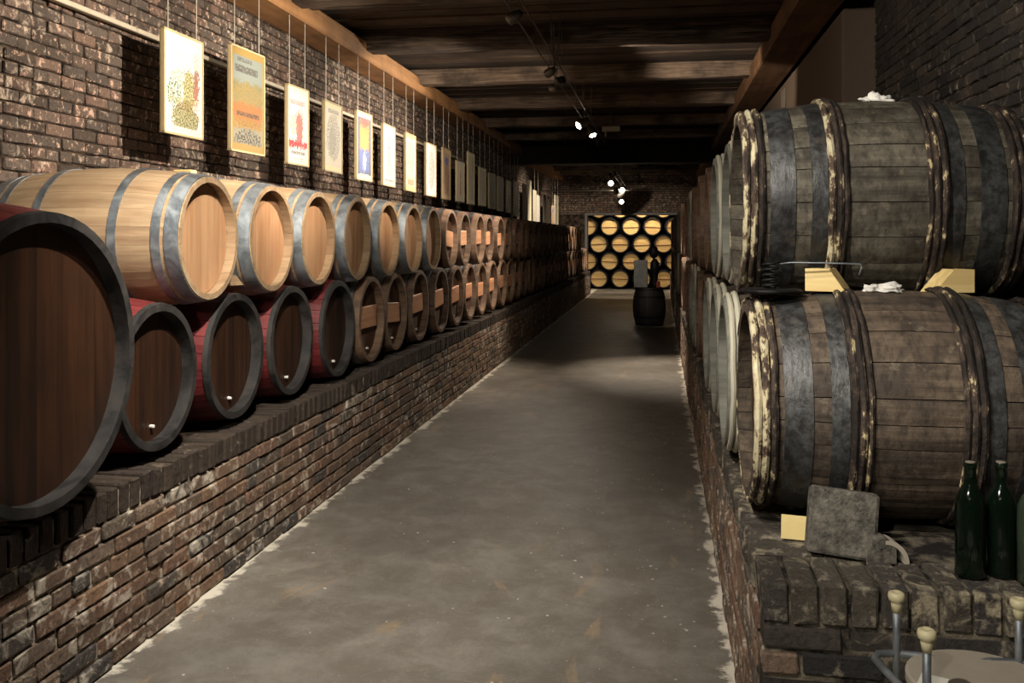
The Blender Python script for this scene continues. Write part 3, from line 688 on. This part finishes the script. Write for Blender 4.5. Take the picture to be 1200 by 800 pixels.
# ------------------------------------------------------------ lights
def lamp(loc, target, power, size=45, blend=.6, label=None, col=(1, .85, .68), visible=True, r=.016, tz=None, k=1.0):
    loc = Vector(loc); dr = (Vector(target) - loc).normalized()
    t = empty('spot_lamp', loc); tag(t, label, 'spot lamp', 'spot lamps on the cable tracks')
    q = dr.to_track_quat('Z', 'Y')
    m = MB(); m.lathe([(.0005, -.076), (.012, -.075), (.024, -.06), (.034, -.02), (.038, .0), (.039, .032), (.0365, .032), (.035, .0), (.032, -.012)], 16, cap=False); a = m.obj('shade', 'lamp_metal', t, True)
    a.rotation_euler = q.to_euler(); a.scale = (k, k, k)
    m = MB(); m.lathe([(.008, -.02), (.028, -.012), (.028, -.008)], 14); b = m.obj('bulb', 'lamp_glow' if visible else 'white_plug', t); b.rotation_euler = q.to_euler(); b.scale = (k, k, k); b.location = dr * (.042 * k if k > 1 else 0)
    m = MB(); m.tube([(0, 0, 0), tuple(-dr * .06), (0, 0, ZC + .01 - loc.z)], .005, 6); m.obj('stem', 'lamp_metal', t)
    if power:
        ld = bpy.data.lights.new('spot_light', 'SPOT'); ld.energy = power; ld.color = col; ld.spot_size = R(size); ld.spot_blend = blend; ld.shadow_soft_size = r
        lo = bpy.data.objects.new('spot_light', ld); C.objects.link(lo); lo.parent = t; lo.location = dr * ((.045 if k > 1 else .036) * k); lo.rotation_euler = dr.to_track_quat('-Z', 'Y').to_euler()
    return t
TX, TZ = -.92, CAMH + 1.52
HZ = TZ - .12
WARM = (1, .87, .72); NEUT = (1, .93, .83)
lamp((TX, 4.5, HZ), (-3.1, 5.0, 2.40), 370, 92, .6, 'spot lamp over the aisle aimed at the vineyard poster', col=WARM)
lamp((TX, 5.75, HZ), (-3.0, 7.0, 2.25), 300, 72, .6, 'spot lamp over the aisle aimed at the red and white poster', col=WARM)
lamp((TX, 7.7, HZ), (-3.0, 9.8, 2.15), 360, 74, .6, 'spot lamp over the aisle turned away to the smaller posters', col=WARM)
lamp((TX, 2.7, HZ), (-2.5, 4.0, 1.1), 115, 64, .7, 'spot lamp over the aisle aimed at the first pale oak barrel', col=WARM)
lamp((TX, 2.6, HZ), (-1.85, 4.2, 0), 260, 84, .8, 'spot lamp over the aisle aimed down at the brick ledge', col=NEUT)
lamp((TX, 2.0, HZ), (-.7, 5.4, 0), 150, 95, .9, 'added fill lamp over the aisle aimed at the concrete floor', col=NEUT)  # added broad wash to brighten the floor, no known lamp
lamp((TX, 1.2, HZ), (.62, 2.9, 1.55), 230, 46, .9, 'spot lamp over the aisle aimed at the weathered casks', col=NEUT)
lamp((TX, -1.5, HZ), (-.6, 5, 0), 135, 100, .9, 'added fill lamp over the aisle near the closed end wall', col=NEUT)  # unseen flood behind the camera, added as general fill
lamp((TX, 1.7, HZ), (1.6, 4.9, 2.85), 300, 46, .8, 'added fill lamp over the aisle aimed at the sooty brick wall', col=NEUT)  # added only to lift the upper brickwork of the right wall
lamp((TX, .4, HZ), (.66, 2.25, .55), 200, 44, .8, 'added fill lamp over the aisle aimed at the plate stand', col=NEUT)  # extra lamp put in to brighten the stand and its plate
lamp((TX + .02, 13.6, HZ), (-.3, 16.4, .95), 90, 26, .8, 'spot lamp at the track end turned to the grey case')
lamp((TX + .05, 8.1, HZ), (1.0, 10.7, 3.28), 300, 44, .6, 'spot lamp over the aisle aimed up at the wall beam')
lamp((TX - .06, 8.5, HZ), (-2.0, 10.9, 3.36), 110, 46, .7, 'spot lamp over the aisle aimed up at the pale joist')
lamp((TX - .03, y_of(TX, 11.2), HZ), (-2.6, 10.1, 1.75), 330, 118, .8, 'glowing spot lamp on the cable track turned to the posters', k=1.5)
lamp((TX + .03, y_of(TX, 12.1), HZ), (.3, 11.0, 0), 460, 60, 1.0, 'glowing spot lamp beside the pale ceiling box', k=1.5)
for k, (x, y, d, pw, tg) in enumerate(((716.5, 205.5, 20.5, 90, (-2.6, 21, 2.0)), (716, 214, 21.2, 0, (-1, 12, 0)), (722, 223, 22.6, 130, (-.9, 27, .3)), (729, 222, 22.8, 0, (0, 15, .5)), (727, 228, 23.6, 90, (-2.4, 25.0, 1.8)), (728, 236, 24.5, 0, (0, 16, 1)))):
    p = px_d(x, y, d); lamp(p, tg, pw * 2.2, 85, .7, f'{ordw(k)} glowing lamp of the cluster past the dark ceiling header', k=1.9)
for k, (x, y, d) in enumerate(((748, 193, 21), (748, 206, 22), (748.5, 214, 23))):
    p = px_d(x, y, d); lamp(p, (p.x + .5, p.y - 1, 1.2), 0, label=f'{ordw(k)} unlit lamp beside the glowing cluster', visible=False, tz=ZC)
# cool light of the back room on the rack
m = MB(); m.box((-1.6, -.05, -.03), (.2, .05, 0)); t = m.obj('strip_light', 'lamp_glow', loc=(0, 27.9, 2.88)); tag(t, 'strip light under the back room ceiling', 'light')
ld = bpy.data.lights.new('strip_area', 'AREA'); ld.shape = 'RECTANGLE'; ld.size = 1.8; ld.size_y = .1; ld.energy = 17; ld.color = (1, .85, .62)
lo = bpy.data.objects.new('strip_area', ld); C.objects.link(lo); lo.parent = t; lo.location = (-.7, 0, -.04)
# cable tracks
for (x0, x1, ya, yb, z0, z1, lb) in ((TX - .05, TX + .05, -2.6, 14.9, TZ, TZ, 'twin cable lamp track hung under the dark ceiling over the aisle'), (-1.02, -.92, 19.4, 26.5, CAMH + 1.42, CAMH + 1.42, 'twin cable lamp track past the dark ceiling header')):
    t = empty('cable_track', ((x0 + x1) / 2, ya, z0)); tag(t, lb, 'cable track')
    for x in (-.05, .05):
        m = MB(); m.tube([(x, 0, 0), (x, (yb - ya) / 2, -.015), (x, yb - ya, 0)], .006, 6); m.obj('cable', 'lamp_metal', t)
    y = 1.2
    while y < yb - ya:
        m = MB()
        m.tube([(-.05, y, -.01), (-.05, y, ZC - z0)], .003, 5); m.tube([(.05, y, -.01), (.05, y, ZC - z0)], .003, 5); m.tube([(-.05, y, 0), (.05, y, 0)], .004, 5)
        m.obj('hanger', 'lamp_metal', t); y += 2.4
p = px_d(716, 151, 14.4)
t = empty('ceiling_box', p); tag(t, 'small pale box hanging below the ceiling near the lamps', 'fixture')
m = MB(); m.box((-.14, -.03, -.04), (.14, .03, .04), .006); m.obj('case', 'far_paper', t)
m = MB(); m.tube([(0, 0, .03), (0, 0, ZC - p.z)], .008, 6); m.obj('stem', 'lamp_metal', t)
m = MB(); m.box((-.1, -.02, -.12), (-.07, .02, -.035), .004); m.obj('bracket', 'far_paper', t)
p = px_d(728, 223, 23.3); m = MB(); m.tube([(XL + .02, p.y, p.z), (1.36, p.y, p.z)], .014, 8); tag(m.obj('tie_rod', 'wire'), 'thin pale tie rod spanning between the walls high up', 'rod')

# ------------------------------------------------------------ small things
def wedge(name, loc, rz, a, b, h, w_, mat, label, tilt=0):
    m = MB(); m.prism([(0, 0), (a, 0), (b, h), (0, h)], -w_ / 2, w_ / 2, 1); o = m.obj(name, mat, loc=loc, rot=(0, tilt, rz)); tag(o, label, 'wedge', 'wooden chocks'); return o
zt = LZ + .735
pw1 = px_d(945, 346, 2.98); pw2 = px_d(1086, 348, 2.98)
wedge('wood_wedge', (pw1.x + .012, pw1.y + .03, zt - .002), R(-24), .125, .075, .072, .085, 'yellow_block', 'yellow wooden wedge behind the coil spring holder', 0)
wedge('wood_wedge', (pw2.x + .13, pw2.y + .03, zt - .006), R(196), .135, .07, .074, .085, 'yellow_block', 'yellow wooden wedge on the cask above the bottles', 0)
q = px_X(172, 352, -2.2); wedge('wood_wedge', (-2.22, q.y - .03, LZ + .672), R(62), .095, .05, .05, .07, 'yellow_block', 'small wooden wedge on the first red barrel')
q = px_X(268, 346, -2.1); wedge('wood_wedge', (-2.12, q.y - .02, LZ + .672), R(62), .095, .05, .05, .07, 'oak_stave', 'small dull wooden wedge on the second red barrel')
q = px_X(284, 205, -2.6); m = MB(); m.box((-.05, -.03, 0), (.05, .03, .05), .004); tag(m.obj('wood_block', 'yellow_block', loc=(-2.45, 4.48, CAMH + .31)), 'small yellow block on top of the second oak barrel', 'block')
def rag(loc, sx_, label):
    bm = bmesh.new(); bmesh.ops.create_icosphere(bm, subdivisions=4, radius=1)
    for v in bm.verts:
        n = mnoise.fractal(v.co * 1.7 + Vector(loc) * 3, 1, 2, 4); k = 1 + .55 * n
        v.co = Vector((v.co.x * sx_ * k, v.co.y * sx_ * .55 * k, max(v.co.z, -.35) * .017 * (1 + 1.3 * n)))
    me = bpy.data.meshes.new('rag'); bm.to_mesh(me); bm.free(); me.materials.append(M['white_rag']); me.polygons.foreach_set('use_smooth', [True] * len(me.polygons))
    tag(link('rag', me, loc=loc), label, 'rag')
q = px_d(1026, 113, 3.3); rag((q.x, YU0, ZRU + .356 + .004), .055, 'crumpled white rag on top of the upper cask')
q = px_d(1040, 343, 2.9); rag((q.x, YR0 - .03, zt + .004), .058, 'crumpled white rag on the lower cask between the yellow wedges')
# coil spring holder
q = px_d(905, 352, 2.9); zc = LZ + .376 + prof(S_gl, -.12) + .018
t = empty('spring_holder', (q.x + .004, YR0 - .05, zc)); tag(t, 'black iron plate with a coil spring and long bent wire', 'tool')
m = MB(); m.lathe([(.02, .0), (.09, .0), (.10, .008), (.09, .014), (.02, .014)], 28); m.obj('plate', 'iron_dark', t, True)
m = MB(); m.tube([(.024 * math.cos(a * .5), .024 * math.sin(a * .5), .014 + a * .00135) for a in range(0, 63)], .0042, 7); m.obj('spring', 'iron_dark', t, True)
m = MB(); m.tube([(.02, 0, .092), (.06, -.02, .098), (.15, -.05, .098), (.262, -.07, .096), (.266, -.07, .085), (.258, -.072, .062)], .0028, 7); m.obj('wire_arm', 'steel_rod', t, True)
# stone, card, iron arch
base = px_Z(985, 655, LZ)
m = MB(); m.box((-.092, -.028, 0), (.092, .028, .185), .008, .003); tag(m.obj('stone_block', 'stone', loc=(base.x, base.y + .02, LZ + .003), rot=(R(-14), R(6), R(-4))), 'square dark grey stone slab leaning on the lower cask', 'stone')
base = px_Z(929, 630, LZ)
m = MB(); m.box((-.038, -.003, 0), (.038, .003, .07), .001); tag(m.obj('small_card', 'yellow_card', loc=(base.x, base.y - .03, LZ + .004), rot=(R(-16), R(3), 0)), 'small yellow card beside the grey stone slab', 'card')
base = px_Z(1035, 660, LZ)
t = empty('iron_arch', (base.x, base.y + .02, LZ + .002), R(8)); tag(t, 'grey stone lump with a curved iron strip beside the slab', 'iron piece')
m = MB(); m.prism([(-.045, 0), (.03, 0), (.03, .055), (.0, .072), (-.03, .068)], -.03, .03, 1); m.obj('lump', 'stone', t)
m = MB(); m.prism([(-.0, .064)] + [(.065 * math.sin(a) , .066 * math.cos(a)) for a in [k * .16 for k in range(1, 10)]] + [(.065, 0), (.052, 0)] + [(.052 * math.sin(a), .054 * math.cos(a)) for a in [k * .16 for k in range(9, -1, -1)]], -.032, .028, 1); m.obj('strip', 'plate_grey', t)
# bottles
BP = [(.036, 0), (.038, .004), (.038, .185), (.036, .2), (.028, .222), (.0165, .24), (.0145, .255), (.0145, .288), (.0165, .289), (.0165, .297), (.0145, .30)]
def bottle(x, y, mat, label, sc=1):
    b = px_Z(x, y, LZ); t = empty('wine_bottle', (b.x, b.y, LZ + .004)); tag(t, label, 'bottle', 'bottles on the ledge')
    m = MB(); m.lathe([(r * sc, h) for r, h in BP] + [(.010, .30), (.010, .25), (.012, .24), (.024, .221), (.032, .2), (.034, .18), (.034, .012), (.002, .02)], 28); o = m.obj('glass', mat, t, True)
    m = MB(); m.lathe([(.0125, .262), (.0125, .302), (.010, .303)], 14); m.obj('cork', 'cream' if mat != 'bottle_glass' else 'far_dull', t)
bottle(1137, 675, 'bottle_glass', 'dark green wine bottle standing by the lower cask, next to the stone slab')
bottle(1173, 675, 'bottle_glass', 'dark green wine bottle between the other two bottles')
bottle(1212, 684, 'bottle_glass_pale', 'pale green glass bottle at the end of the bottle row', 1.06)
# plate stand with knobbed rods
PZ = CAMH - .97
ctr = Vector((.70, y_of(.70, 2.03), 0))
t = empty('plate_stand', ctr); tag(t, 'iron stand with grey round plate and cream-knobbed rods before the ledge', 'stand')
m = MB(); m.lathe([(.02, PZ - .03), (.145, PZ - .03), (.157, PZ - .02), (.157, PZ - .003), (.15, PZ), (.0, PZ + .0005)], 40, cap=False); m.obj('plate', 'plate_grey', t)
m = MB(); m.lathe([(.05, 0), (.06, .02), (.035, .06), (.03, PZ - .03)], 20); m.obj('pedestal', 'iron_dark', t)
rods = [(-.152, .115, .118), (.115, .112, .12), (-.152, -.135, .135), (.115, -.135, .135)]
for rx, ry, hh in rods:
    m = MB(); m.tube([(rx, ry, PZ - .06), (rx, ry, PZ + hh)], .009, 10); rd = m.obj('rod', 'steel_rod', t, True)
    m = MB(); m.lathe([(.010, PZ + hh - .025), (.013, PZ + hh - .004), (.012, PZ + hh), (.018, PZ + hh + .004), (.0195, PZ + hh + .012), (.018, PZ + hh + .020), (.010, PZ + hh + .024), (.006, PZ + hh + .018)], 18, c=(rx, ry, 0)); m.obj('knob', 'cream', rd, True)
def loop(pts): m = MB(); m.tube(pts, .009, 8); m.obj('frame_bar', 'steel_rod', t, True)
z = PZ - .005
loop([(-.02, .10, z - .01), (-.10, .112, z), (-.152, .118, z), (-.195, .108, z), (-.208, .08, z), (-.20, .03, z), (-.18, -.06, z), (-.152, -.135, z), (-.08, -.12, z - .02)])
loop([(.0, .10, z - .01), (.05, .108, z), (.115, .114, z), (.16, .105, z), (.175, .08, z), (.165, 0, z), (.14, -.08, z), (.115, -.135, z), (.06, -.11, z - .02)])
m = MB(); m.box((-.028, -.04, 0), (.028, .04, .0015)); m.obj('paper_tag', 'white_paper', t, loc=(-.115, -.04, PZ + .001), rot=(0, 0, R(-24)))
# upright dark barrel with boxes at the far end
bb = px_Z(762, 381, 0); 
t = empty('upright_barrel', (-.2, bb.y, 0)); tag(t, 'black upright barrel standing on the floor near the far end', 'barrel')
N = 20; 
def up_r(z): return .235 + .06 * (1 - (2 * z / .68 - 1) ** 2)
for i in range(N):
    vs = []; fs = []; a0, a1 = 2 * PI * i / N + .006, 2 * PI * (i + 1) / N - .006
    for k in range(9):
        z = .68 * k / 8; r = up_r(z)
        for a in (a0, (a0 + a1) / 2, a1): vs.append((r * math.cos(a), r * math.sin(a), z))
    for k in range(8): fs += [(k * 3, k * 3 + 1, k * 3 + 4, k * 3 + 3), (k * 3 + 1, k * 3 + 2, k * 3 + 5, k * 3 + 4)]
    m = MB(); m.add(vs, fs); m.obj('stave', 'black_stave', t)
m = MB(); m.lathe([(.0, .645), (.228, .645), (.228, .66)], 24, cap=False); m.obj('head', 'black_stave', t)
for z0 in (.01, .14, .5, .63):
    m = MB(); m.lathe([(up_r(z0) + .001, z0), (up_r(z0) + .004, z0 + .001), (up_r(z0 + .04) + .004, z0 + .039), (up_r(z0 + .04) + .001, z0 + .04)], 28, cap=False); m.obj('hoop', 'iron_dark', t)
m = MB(); m.box((-.27, -.12, .681), (-.03, .1, 1.17), .01); bx = m.obj('metal_case', 'box_grey', loc=(-.2, bb.y, 0)); tag(bx, 'grey metal case standing on the black upright barrel', 'case')
t = empty('bottle_figure', (-.14, bb.y, 0)); tag(t, 'dark slender machine with a head standing beside the grey case', 'machine')
m = MB(); m.lathe([(.05, .681), (.07, .69), (.05, .75), (.055, .9), (.085, 1.0), (.08, 1.12), (.03, 1.2)], 16, c=(.04, 0, 0)); m.obj('trunk', 'iron_dark', t, True)
m = MB(); m.lathe([(.01, 1.19), (.07, 1.24), (.085, 1.32), (.06, 1.40), (.01, 1.43)], 16, c=(.02, 0, 0)); m.obj('head', 'iron_dark', t, True)
m = MB(); m.lathe([(.03, .681), (.035, .69), (.035, .78), (.02, .8)], 12, c=(.16, -.09, 0)); tag(m.obj('small_jar', 'far_red', loc=(-.2, bb.y, 0)), 'small red jar on the black upright barrel', 'jar')
# sheet on the far side wall, between beam and casks
q = px_X(918, 122, 1.355); m = MB(); m.box((-.004, -.16, -.13), (.004, .16, .16)); tag(m.obj('notice_sheet', 'far_dull', loc=(1.352, q.y, q.z)), 'buff paper notice on the wall above the old casks', 'notice')
# flakes of paint on the floor
m = MB(); rn = random.Random(5)
for i in range(150):
    x = rn.choice([rn.gauss(-.35, .35), rn.gauss(.05, .15), rn.uniform(-1.9, .2)]); y = rn.uniform(2.9, 8)
    if not -1.9 < x < .24: continue
    s = rn.uniform(.002, .008); a = rn.uniform(0, PI); pts = [(x + s * rn.uniform(.6, 1.3) * math.cos(a + k * 1.257), y + s * rn.uniform(.6, 1.3) * math.sin(a + k * 1.257)) for k in range(5)]
    m.prism(pts, .0005, .002, 2)
tag(m.obj('paint_flakes', 'white_flake'), 'tiny white paint flakes scattered on the concrete floor', 'flakes', kind='stuff')
